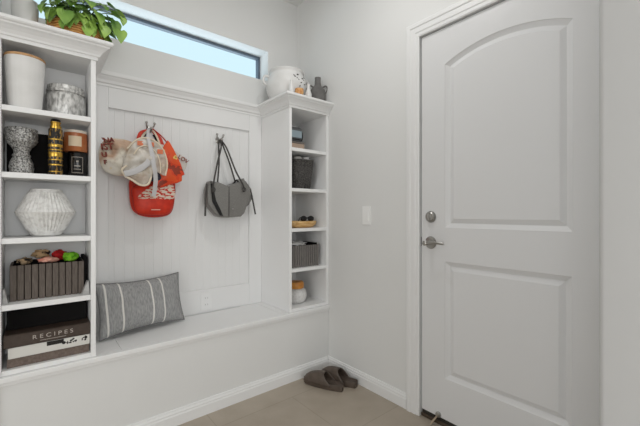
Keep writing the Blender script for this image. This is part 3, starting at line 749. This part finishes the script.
MB().lathe([(0.014, 0), (0.021, 0.006), (0.023, 0.034), (0.013, 0.062), (0.009, 0.085), (0.014, 0.100), (0.011, 0.100), (0.001, 0.08)], (1.425, 1.845, ZT), 24).build('vase_body', M_ceramic, p, 60)

# first shelf right
p = thing('box', 'small tan box under the grey case on the top shelf of the right unit', 'box', (1.40, 2.0, z1))
MB().box(1.335, 1.452, 1.925, 2.085, z1, z1 + 0.046, 0.003).build('box_body', simple('tan_card', (178, 156, 138), 0.7), p)
MB().box(1.333, 1.454, 1.923, 2.087, z1 + 0.0463, z1 + 0.058, 0.003).build('lid', simple('grey_card', (118, 112, 106), 0.7), p)
zg = z1 + 0.0585
p = thing('carry_case', 'small grey case with pale blue front and black handle, standing on a tan box', 'case', (1.40, 1.99, zg))
MB().box(1.335, 1.445, 1.935, 2.06, zg, zg + 0.105, 0.018, 4).build('case', simple('grey_case', (92, 94, 96), 0.4), p, 50)
MB().box(1.345, 1.436, 1.9325, 1.9349, zg + 0.030, zg + 0.078, 0.001).build('front_panel', simple('pale_blue_panel', (148, 164, 172), 0.3), p)
MB().box(1.345, 1.436, 1.9325, 1.9349, zg + 0.014, zg + 0.022, 0.001).build('front_panel', M_black, p)
MB().tube(smooth_path([(1.444, 1.985, zg + 0.092), (1.466, 1.982, zg + 0.086), (1.472, 1.980, zg + 0.055), (1.464, 1.980, zg + 0.022), (1.444, 1.985, zg + 0.016)]), (0.010, 0.006), 10).build('handle', M_black, p, 60)

# second shelf right: tapered woven basket
p = thing('planter_basket', 'charcoal woven tapered basket holding crumpled paper on the second right shelf', 'basket', (1.445, 1.99, z2))
def sq(r, z, a):
    c_ = abs(math.cos(a)); s_ = abs(math.sin(a)); return r / ((c_ ** 5 + s_ ** 5) ** 0.2)
MB().lathe([(0.066, 0), (0.070, 0.003), (0.080, 0.10), (0.090, 0.200), (0.091, 0.206), (0.085, 0.206), (0.074, 0.10), (0.001, 0.05)], (1.445, 1.99, z2), 64, rad=sq).build('basket_body', M_char, p, 50)
for k, (x, y, zo, r, m_, lab) in enumerate([(1.415, 1.955, .212, (.030, .028, .018), M_paper, 'crumpled white paper at the left of the charcoal basket'), (1.487, 1.960, .214, (.026, .028, .020), M_ceramic, 'crumpled pale paper at the right of the charcoal basket'), (1.450, 2.025, .214, (.036, .026, .018), M_blackbox, 'black cloth behind the papers in the charcoal basket')]):
    o = clothlump('paper' if k < 2 else 'cloth', lab, (x, y, z2 + zo), r, m_, 21.0 + 4 * k)
    if k < 2: o['category'] = 'paper'

# third shelf right: wooden tray and sunglasses
p = thing('tray', 'oval tan wooden tray with raised rim on the third shelf of the right unit', 'tray', (1.44, 1.955, z3))
MB().lathe([(0.080, 0), (0.096, 0.004), (0.118, 0.024), (0.124, 0.043), (0.121, 0.046), (0.117, 0.043), (0.108, 0.022), (0.085, 0.010), (0.001, 0.010)], (1.44, 1.955, z3), 56,
           rad=lambda r, z, a: r * (math.cos(a) ** 2 + 0.66 * math.sin(a) ** 2)).build('tray_body', Mat('honey_wood', (214, 172, 112), 0.45).noisy(14, (198, 152, 90), (226, 190, 134), sc=(1, 6, 6)).m, p, 50)
p = thing('sunglasses', 'black sunglasses lying in the wooden tray', 'sunglasses', (1.475, 1.955, z3 + 0.010))
for x in (1.452, 1.515):
    MB().ball((x, 1.935, z3 + 0.062), 0.029, 0.006, 0.020, 3).build('lens', M_jet, p, 180)
    MB().tube(smooth_path([(x + (0.028 if x > 1.48 else -0.028), 1.937, z3 + 0.070), (x, 1.985, z3 + 0.062), (x - 0.01, 1.995, z3 + 0.016)]), 0.0035, 6).build('temple', M_jet, p, 60)
MB().tube([(1.478, 1.934, z3 + 0.068), (1.488, 1.934, z3 + 0.068)], 0.0035, 8).build('bridge', M_jet, p, 60)
MB().box(1.445, 1.505, 1.940, 1.972, z3 + 0.0104, z3 + 0.046, 0.004).build('case', M_jet, p)

# fourth shelf right
slat_basket('grey ribbed basket on the fourth shelf of the right unit', 1.305, 1.550, 1.885, 2.14, z4, 0.146, 13, M_slatgrey, 0.0024)
clothlump('plastic_bag', 'shiny white plastic bag filling the grey ribbed basket', (1.42, 1.99, z4 + 0.152), (0.075, 0.072, 0.018), simple('glossy_white_plastic', (214, 214, 212), 0.2), 30.0)['category'] = 'bag'

# bottom right: round white jar
p = thing('jar', 'round white jar with an amber lid on the bottom shelf of the right unit', 'jar', (1.418, 1.98, z5))
MB().lathe([(0.048, 0), (0.058, 0.004), (0.072, 0.030), (0.076, 0.058), (0.070, 0.086), (0.058, 0.100), (0.001, 0.101)], (1.418, 1.98, z5), 48).build('jar_body', Mat('speckled_white', (208, 207, 204), 0.5).noisy(90, (212, 211, 208), (228, 227, 225)).m, p, 60)
MB().lathe([(0.050, 0.1014), (0.055, 0.104), (0.057, 0.118), (0.056, 0.136), (0.050, 0.146), (0.030, 0.149), (0.001, 0.1495)], (1.418, 1.98, z5), 48).build('lid', Mat('amber_lid', (204, 136, 52), 0.35).noisy(20, (188, 116, 40), (220, 156, 72)).m, p, 50)

# ------------------------------------------------------------------ striped cushion on the bench
def pillow():
    L, Hh, T = 0.455, 0.285, 0.062
    n1, n2 = 48, 32
    m_ = MB(); R = {}
    for side in (-1, 1):
        for i in range(n1 + 1):
            for k in range(n2 + 1):
                u_ = -1 + 2 * i / n1; v_ = -1 + 2 * k / n2
                if side == 1 and (abs(u_) == 1 or abs(v_) == 1): R[side, i, k] = R[-1, i, k]; continue
                px_ = 1 - 0.06 * (1 - v_ * v_); pz_ = 1 - 0.13 * (1 - u_ * u_)
                th = T * ((1 - abs(u_) ** 2.6) * (1 - abs(v_) ** 2.6)) ** 0.55
                th *= 1 + 0.10 * noise.noise(Vector((u_ * 2.2, v_ * 2.2, side * 3)))
                R[side, i, k] = m_.bm.verts.new((u_ * L / 2 * px_, side * th, v_ * Hh / 2 * pz_))
        for i in range(n1):
            for k in range(n2):
                m_.bm.faces.new((R[side, i, k], R[side, i + 1, k], R[side, i + 1, k + 1], R[side, i, k + 1]))
    mt = Mat('chambray', (128, 128, 128), 0.85)
    tc = mt.n('ShaderNodeTexCoord'); sx = mt.n('ShaderNodeSeparateXYZ'); mt.l(tc.outputs['Object'], sx.inputs[0])
    mn = None
    for xc, hw in ((-0.190, 0.0042), (-0.122, 0.0042), (0.030, 0.0042), (0.094, 0.0042)):
        a_ = mt.n('ShaderNodeMath'); a_.operation = 'COMPARE'; a_.inputs[1].default_value = xc; a_.inputs[2].default_value = hw; mt.l(sx.outputs[0], a_.inputs[0])
        if mn is None: mn = a_.outputs[0]
        else:
            q = mt.n('ShaderNodeMath'); q.operation = 'MAXIMUM'; mt.l(mn, q.inputs[0]); mt.l(a_.outputs[0], q.inputs[1]); mn = q.outputs[0]
    nz = mt.n('ShaderNodeTexNoise', Scale=120.0, Detail=3.0); mp = mt.n('ShaderNodeMapping'); mp.inputs['Scale'].default_value = (1.6, 1, 0.3)
    mt.l(tc.outputs['Object'], mp.inputs[0]); mt.l(mp.outputs[0], nz.inputs['Vector'])
    base = mt.ramp(nz.outputs[0], [(0.32, (140, 140, 140)), (0.68, (172, 172, 171))])
    mx = mt.n('ShaderNodeMix'); mx.data_type = 'RGBA'; mt.l(mn, mx.inputs[0]); mt.l(base, mx.inputs[6]); mx.inputs[7].default_value = lin((226, 224, 218))
    mt.color(mx.outputs[2]); mt.bump(nz.outputs[0], 0.25, 0.001)
    rt = thing('cushion', 'grey chambray lumbar cushion with thin white stripes leaning on the bench panel', 'cushion', (0.464, 2.108, ZB + 0.1475), 0.20)
    rt.rotation_euler = (-0.25, 0, 0.20)
    o = m_.build('cover', mt.m, rt, 180, local=True)
    pts = [(L / 2 * u_ * (1 - 0.06 * (1 - v_ * v_)), 0, Hh / 2 * v_ * (1 - 0.13 * (1 - u_ * u_))) for u_, v_ in
           [(-1 + 2 * t / 16, -1) for t in range(16)] + [(1, -1 + 2 * t / 12) for t in range(12)] + [(1 - 2 * t / 16, 1) for t in range(16)] + [(-1, 1 - 2 * t / 12) for t in range(12)]]
    MB().tube(pts, 0.0028, 6, closed=True).build('piping', simple('grey_piping', (118, 118, 118), 0.8), rt, 180, local=True)
pillow()

# ------------------------------------------------------------------ slip-on clogs on the floor
def clog(label, heel, ang, L, mirror):
    rt = thing('clog', label, 'shoe', (heel[0], heel[1], 0.0006), ang, group=None)
    def half(t):   # half width along the sole, t = 0 heel .. 1 toe
        return 0.0405 * (math.sin(PI * min(1, 0.04 + 0.92 * t) ** 0.9) ** 0.42) * (0.86 + 0.20 * t)
    n = 28; mm = 28
    bodyr, dome, inner = [], [], []
    sole = MB(); up_ = MB()
    rs = []
    for i in range(n + 1):
        t = i / n; y = t * L; h_ = max(half(t), 0.004); bend = 0.006 * mirror * math.sin(PI * t)
        hs = 0.036 + 0.006 * max(0, (0.3 - t) / 0.3) + 0.006 * max(0, (t - 0.85) / 0.15)
        lift = 0.006 * max(0, (t - 0.8) / 0.2) ** 2
        sec = []
        for (a_, b_) in ((-0.90, 0.0), (-0.99, 0.3), (-1.0, 0.75), (-0.94, 1.0), (-0.80, 0.98), (-0.72, 0.72), (-0.4, 0.62), (0, 0.60), (0.4, 0.62), (0.72, 0.72), (0.80, 0.98), (0.94, 1.0), (1.0, 0.75), (0.99, 0.3), (0.90, 0.0)):
            sec.append(Vector((a_ * h_ + bend, y, lift + b_ * hs)))
        rs.append(sec)
    sole.loft(rs)
    sole.build('sole', M_clog, rt, 60, local=True)
    rs = []; n2 = 30
    t0 = 0.47
    for i in range(n2 + 1):
        s_ = math.sin(0.5 * PI * i / n2)                      # rows crowd towards the toe
        t = t0 + (0.992 - t0) * s_; h_ = max(half(t), 0.004); bend = 0.006 * mirror * math.sin(PI * t)
        q = (t - t0) / (0.992 - t0)
        top = 0.030 + 0.056 * max(0.0, 1 - q ** 2.6) ** 0.6
        sec = []
        for k in range(mm + 1):
            a = PI * k / mm
            ca, sa = math.cos(a), math.sin(a)
            xx = math.copysign(abs(ca) ** 0.75, ca) * h_ * 1.015
            zz = 0.022 + (top - 0.022) * sa ** 0.75
            yb = t * L - 0.22 * L * (1 - sa) ** 1.3 * (1 - q) ** 2   # the sides reach back towards the heel
            hb_ = max(half(max(yb / L, 0.02)), 0.004) * 1.015
            xx = math.copysign(abs(ca) ** 0.75, ca) * (hb_ if q < 0.6 else h_ * 1.015)
            sec.append(Vector((xx + bend, yb, zz)))
        rs.append(sec)
    up_.loft(rs, closed=False, cap=False)
    o = up_.build('upper', M_clog, rt, 180, local=True)
    solid(o, 0.005, 1)
    return rt
clog('brown slip-on clog nearer the bench, toe pointing into the corner', (1.456, 1.542), math.radians(24), 0.262, 1)
clog('brown slip-on clog nearer the right wall, partly behind its mate', (1.553, 1.520), math.radians(15), 0.262, -1)

# ------------------------------------------------------------------ bags on the hooks
def cat_closed(P, n=5):
    out = []; m = len(P)
    for i in range(m):
        a, b, c, d = [Vector(P[(i + q) % m]) for q in (-1, 0, 1, 2)]
        for k in range(n):
            t = k / n
            out.append(0.5 * ((2 * b) + (c - a) * t + (2 * a - 5 * b + 4 * c - d) * t * t + (3 * b - a - 3 * c + d) * t ** 3))
    return out
def puffy(mb, P, y, tf, tb, nz=0.0, ns=9.0, seed=0.0, n=5, power=0.5, sm=True):
    # inflated outline: P is the silhouette in x, z; tf / tb are how far it swells to the front and the back
    Q = cat_closed(P, n) if sm else [Vector(p) for p in P]
    c = Vector((0, 0))
    for q in Q: c += q
    c /= len(Q)
    fr = [1.0, 0.985, 0.95, 0.89, 0.80, 0.68, 0.54, 0.38, 0.20, 0.02]
    def pt(q, s, sgn, th):
        p = c + (q - c) * s
        d = th * (1 - s ** 2.4) ** power
        nn = nz * noise.noise(Vector((p.x * ns + seed, sgn * 2.0, p.y * ns))) * min(1, (1 - s) * 6)
        return Vector((p.x, y - sgn * (d + nn), p.y))
    rings = [[pt(q, s, 1, tf) for q in Q] for s in fr[::-1]] + [[pt(q, s, -1, tb) for q in Q] for s in fr[1:]]
    mb.loft(rings)
    return mb
def line_y(pts, y): return [(a, y, b) for a, b in pts]

# tote printed with lettering, hanging rearmost
p = thing('tote_bag', 'cream tote bag with dark red lettering and yellow flowers, bulging left of the backpack', 'bag', (0.49, 2.16, 1.30))
TOTE = [(0.253, 1.404), (0.275, 1.467), (0.322, 1.487), (0.382, 1.485), (0.44, 1.463), (0.481, 1.394), (0.461, 1.311), (0.373, 1.292), (0.308, 1.298), (0.267, 1.33)]
puffy(MB(), TOTE, 2.090, 0.042, 0.026, 0.040, 16, 4.0, n=8).build('bag_body', M_tote, p, 180)
TOTER = [(0.456, 1.43), (0.543, 1.488), (0.607, 1.478), (0.669, 1.444), (0.71, 1.41), (0.694, 1.347), (0.641, 1.312), (0.553, 1.306), (0.475, 1.333)]
puffy(MB(), TOTER, 2.118, 0.008, 0.008, 0.004, 11, 9.0).build('side_flap', simple('pale_canvas', (214, 208, 200), 0.7), p, 180)
for s, x, y, z, sz in (("'NA", 0.291, 2.052, 1.466, 0.034), ('IST', 0.285, 2.040, 1.430, 0.044), ('U', 0.272, 2.040, 1.388, 0.034), ('F', 0.276, 2.036, 1.350, 0.030)):
    text('lettering', s, sz, (x, y, z), M_letters, p, rot=(PI / 2, -0.12, -0.35), depth=0.012)
text('lettering', 'LOV', 0.034, (0.684, 2.108, 1.414), M_letters, p, rot=(PI / 2, 0.5, 0), depth=0.003)
MB().tube(smooth_path([(0.430, 2.090, 1.452), (0.462, 2.108, 1.520), (0.502, 2.160, 1.568), (0.520, 2.171, 1.5775), (0.538, 2.160, 1.562), (0.552, 2.130, 1.51), (0.560, 2.118, 1.468)]), (0.0055, 0.002), 8, flat=(0, 1, 0)).build('handle', M_piping, p, 60)

# red backpack
p = thing('backpack', 'red nylon backpack with a printed front pocket, hanging lowest on the left hook', 'backpack', (0.52, 2.12, 1.07))
PACK = [(0.411, 1.288), (0.407, 1.211), (0.416, 1.129), (0.448, 1.087), (0.51, 1.069), (0.583, 1.072), (0.631, 1.096), (0.65, 1.17), (0.654, 1.292), (0.636, 1.398), (0.572, 1.443), (0.468, 1.428)]
puffy(MB(), PACK, 2.165, 0.035, 0.036, 0.004, 9, 1.0, power=0.4).build('bag_body', M_red, p, 180)
POCK = [(0.421, 1.238), (0.419, 1.167), (0.429, 1.11), (0.46, 1.086), (0.531, 1.08), (0.593, 1.086), (0.623, 1.112), (0.634, 1.172), (0.632, 1.253), (0.531, 1.266)]
puffy(MB(), POCK, 2.128, 0.034, 0.010, 0.003, 9, 2.0, power=0.35).build('front_pocket', M_red, p, 180)
MESH = [(0.439, 1.175), (0.463, 1.211), (0.504, 1.243), (0.57, 1.269), (0.622, 1.26), (0.629, 1.179), (0.54, 1.173)]
puffy(MB(), MESH, 2.0965, 0.0055, 0.004, 0, 9, 2.0, n=3, power=0.4).build('printed_panel', M_print, p, 180)
pk = MB(); pk.tube([Vector((q.x, 2.124, q.y)) for q in cat_closed(POCK, 4)], 0.004, 6, closed=True); pk.build('piping', M_redpipe, p, 60)
MB().box(0.504, 0.551, 2.0925, 2.0945, 1.110, 1.115).build('logo_strip', simple('pale_logo', (226, 172, 156), 0.6), p)
for pts in ([(0.440, 2.140, 1.415), (0.452, 2.150, 1.47), (0.470, 2.165, 1.540), (0.500, 2.184, 1.570), (0.520, 2.187, 1.5800)], [(0.520, 2.187, 1.5800), (0.541, 2.183, 1.569), (0.556, 2.160, 1.535), (0.568, 2.145, 1.490), (0.586, 2.140, 1.425)]):
    q = smooth_path(pts, 6)
    rr = [(0.005 + 0.014 * min(1, (v - Vector((0.520, 2.187, 1.580))).length / 0.07), 0.0045) for v in q]
    s_ = MB().tube(q, rr, 10, flat=(0, 1, 0.2)).build('strap', M_red, p, 60)
    lft = pts[0][0] < 0.5
    ql = q[2:-9] if lft else q[9:-2]
    MB().tube([v + Vector((0.010 if lft else -0.012, -0.0055, -0.004)) for v in ql], (0.010, 0.0016), 8, flat=(0, 1, 0.2)).build('strap_lining', M_black, s_, 60)
# orange printed bag
p = thing('drawstring_bag', 'orange bag with pale spots sticking out right of the clear bag', 'bag', (0.60, 2.06, 1.25))
ORG = [(0.588, 1.512), (0.600, 1.500), (0.622, 1.462), (0.640, 1.425), (0.660, 1.385), (0.672, 1.350), (0.684, 1.322), (0.668, 1.312), (0.668, 1.282), (0.640, 1.268), (0.600, 1.258), (0.560, 1.240), (0.530, 1.236), (0.518, 1.262), (0.516, 1.300), (0.526, 1.350), (0.530, 1.400), (0.552, 1.436), (0.568, 1.480)]
puffy(MB(), ORG, 2.082, 0.014, 0.008, 0.012, 18, 6.0, power=0.4, sm=False).build('bag_body', M_orange, p, 180)
MB().tube(smooth_path([(0.585, 2.078, 1.495), (0.556, 2.096, 1.535), (0.521, 2.152, 1.5835)]), 0.004, 6).build('drawstring', M_redpipe, p, 60)
# clear vinyl bag
p = thing('clear_bag', 'crumpled clear vinyl bag with cream piping hanging in front of the red backpack', 'bag', (0.45, 2.0, 1.25))
CLEAR = [(0.346, 1.323), (0.369, 1.413), (0.402, 1.470), (0.45, 1.493), (0.5, 1.483), (0.541, 1.438), (0.562, 1.368), (0.552, 1.300), (0.495, 1.318), (0.475, 1.257), (0.431, 1.244), (0.383, 1.273)]
puffy(MB(), CLEAR, 2.004, 0.022, 0.008, 0.030, 22, 3.0, n=8).build('bag_body', M_clear, p, 180)
BO = [(0.366, 1.424), (0.405, 1.472), (0.448, 1.491), (0.498, 1.481), (0.540, 1.437), (0.561, 1.367), (0.551, 1.299)]
BI = [(0.395, 1.399), (0.419, 1.434), (0.448, 1.448), (0.477, 1.441), (0.508, 1.406), (0.523, 1.358), (0.523, 1.309)]
MB().tube(smooth_path(line_y(BO, 1.994)), 0.0045, 8).build('piping', M_piping, p, 60)
MB().tube(smooth_path(line_y(BI, 1.984)), 0.0035, 8).build('piping', M_piping, p, 60)
MB().tube(smooth_path(line_y([(0.362, 1.335), (0.340, 1.312), (0.356, 1.282), (0.388, 1.263), (0.426, 1.240), (0.462, 1.247), (0.477, 1.293), (0.482, 1.359), (0.46, 1.405)], 1.982)), 0.0055, 8).build('piping', M_piping, p, 60)
fs = smooth_path(line_y([(0.350, 1.292), (0.403, 1.312), (0.456, 1.354), (0.470, 1.388)], 1.974))
MB().tube(fs, (0.015, 0.003), 10, flat=(0, 1, 0)).build('band', M_web, p, 60)
for (x, z) in ((0.425, 1.458), (0.478, 1.458), (0.522, 1.425)):
    MB().box(x - 0.014, x + 0.014, 1.984, 1.9855, z - 0.012, z + 0.012).build('orange_patch', simple('orange_patch', (214, 120, 82), 0.6), p)
puffy(MB(), [(0.478, 1.268), (0.530, 1.275), (0.535, 1.300), (0.510, 1.330), (0.478, 1.350)], 2.02, 0.012, 0.01, 0.004, 12, 5.0, n=3).build('lining', M_navy, p, 180)
wb = smooth_path([(0.519, 2.1605, 1.5785), (0.500, 2.130, 1.572), (0.478, 2.050, 1.535), (0.466, 1.992, 1.490), (0.474, 1.972, 1.429), (0.486, 1.968, 1.350), (0.500, 1.985, 1.271), (0.497, 2.015, 1.185)], 6)
MB().tube(wb, [(0.006 + 0.005 * min(1, k / 26), 0.0018) for k in range(len(wb))], 8, flat=(0, 1, 0)).build('webbing_strap', M_web, p, 60)

# grey handbag on the right hook
p = thing('handbag', 'grey leather handbag with winged sides and two thin straps on the right hook', 'handbag', (0.97, 2.13, 1.075))
BAGF = [(0.858, 1.296), (0.905, 1.290), (0.967, 1.268), (1.030, 1.296), (1.082, 1.328), (1.140, 1.226), (1.086, 1.092), (1.060, 1.070), (0.967, 1.064), (0.930, 1.068), (0.876, 1.169)]
def hb(a, b, d): return Vector((a, d + 0.016 * abs(a - 0.967) / 0.15, b))
MB().prism(BAGF[::-1], hb, 2.092, 2.190, 0.010, 3).build('bag_body', M_leather, p, 50)
MB().prism([(0.832, 1.240), (0.852, 1.294), (0.862, 1.240), (0.874, 1.170), (0.922, 1.071), (0.898, 1.076), (0.836, 1.150)][::-1], lambda a, b, d: Vector((a, d, b)), 2.108, 2.180, 0.006, 2).build('side_wing', M_leather, p, 50)
MB().prism([(1.104, 1.312), (1.140, 1.270), (1.162, 1.205), (1.130, 1.150), (1.085, 1.115), (1.140, 1.222)], lambda a, b, d: Vector((a, d, b)), 2.125, 2.185, 0.006, 2).build('side_wing', M_leather, p, 50)
MB().prism([(0.852, 1.278), (0.860, 1.278), (0.884, 1.172), (0.936, 1.072), (0.912, 1.078), (0.862, 1.165)][::-1], lambda a, b, d: Vector((a, d, b)), 2.098, 2.12).build('slit_shade', M_black, p)  # black strip painted in for the shaded slit between front and left wing
MB().tube([(0.967, 2.0905, 1.264), (0.968, 2.091, 1.178), (0.967, 2.0915, 1.072)], 0.0022, 6).build('seam', M_leatherdk, p, 60)
MB().box(0.988, 1.002, 2.0925, 2.0945, 1.118, 1.124).build('logo_plate', M_nickel, p)
hk = (0.945, 2.163, 1.567)
for y0, ya, pts, end in ((2.090, 2.166, [(0.862, 1.228), (0.862, 1.270), (0.886, 1.397)], [(1.012, 1.372), (1.066, 1.280), (1.074, 1.238)]),
                         (2.150, 2.181, [(0.912, 1.270), (0.916, 1.300), (0.925, 1.420)], [(1.000, 1.420), (1.036, 1.310), (1.040, 1.275)])):
    ym = (y0 + ya) / 2
    q = smooth_path([(a, y0, b) for a, b in pts] + [(0.930, ym, 1.520), (0.938, ya, 1.566), (0.947, ya, 1.5725), (0.956, ya, 1.564), (0.972, ym, 1.510)] + [(a, y0, b) for a, b in end], 6)
    MB().tube(q, (0.0058, 0.0025), 8, flat=(0, 1, 0.15)).build('strap', M_leatherdk, p, 60)
for x, z in ((0.862, 1.240), (1.073, 1.250)):
    b_ = MB(); b_.tube([(x + 0.012 * math.cos(2 * PI * k / 16), 2.088, z + 0.014 * math.sin(2 * PI * k / 16)) for k in range(16)], 0.0025, 6, closed=True); b_.build('strap_ring', M_leatherdk, p, 60)
MB().tube(smooth_path([(0.826, 2.105, 1.275), (0.818, 2.100, 1.20), (0.814, 2.100, 1.075)]), (0.006, 0.0035), 8, flat=(0, 1, 0)).build('tie_cord', M_leatherdk, p, 60)
MB().tube(smooth_path([(1.140, 2.130, 1.262), (1.150, 2.120, 1.20), (1.172, 2.115, 1.085)]), (0.006, 0.0035), 8, flat=(0, 1, 0)).build('tie_cord', M_leatherdk, p, 60)
MB().tube(smooth_path([(1.010, 2.120, 1.286), (1.025, 2.100, 1.310), (1.045, 2.110, 1.292)]), (0.006, 0.003), 8, flat=(0, 1, 0)).build('clasp_tab', M_black, p, 60)
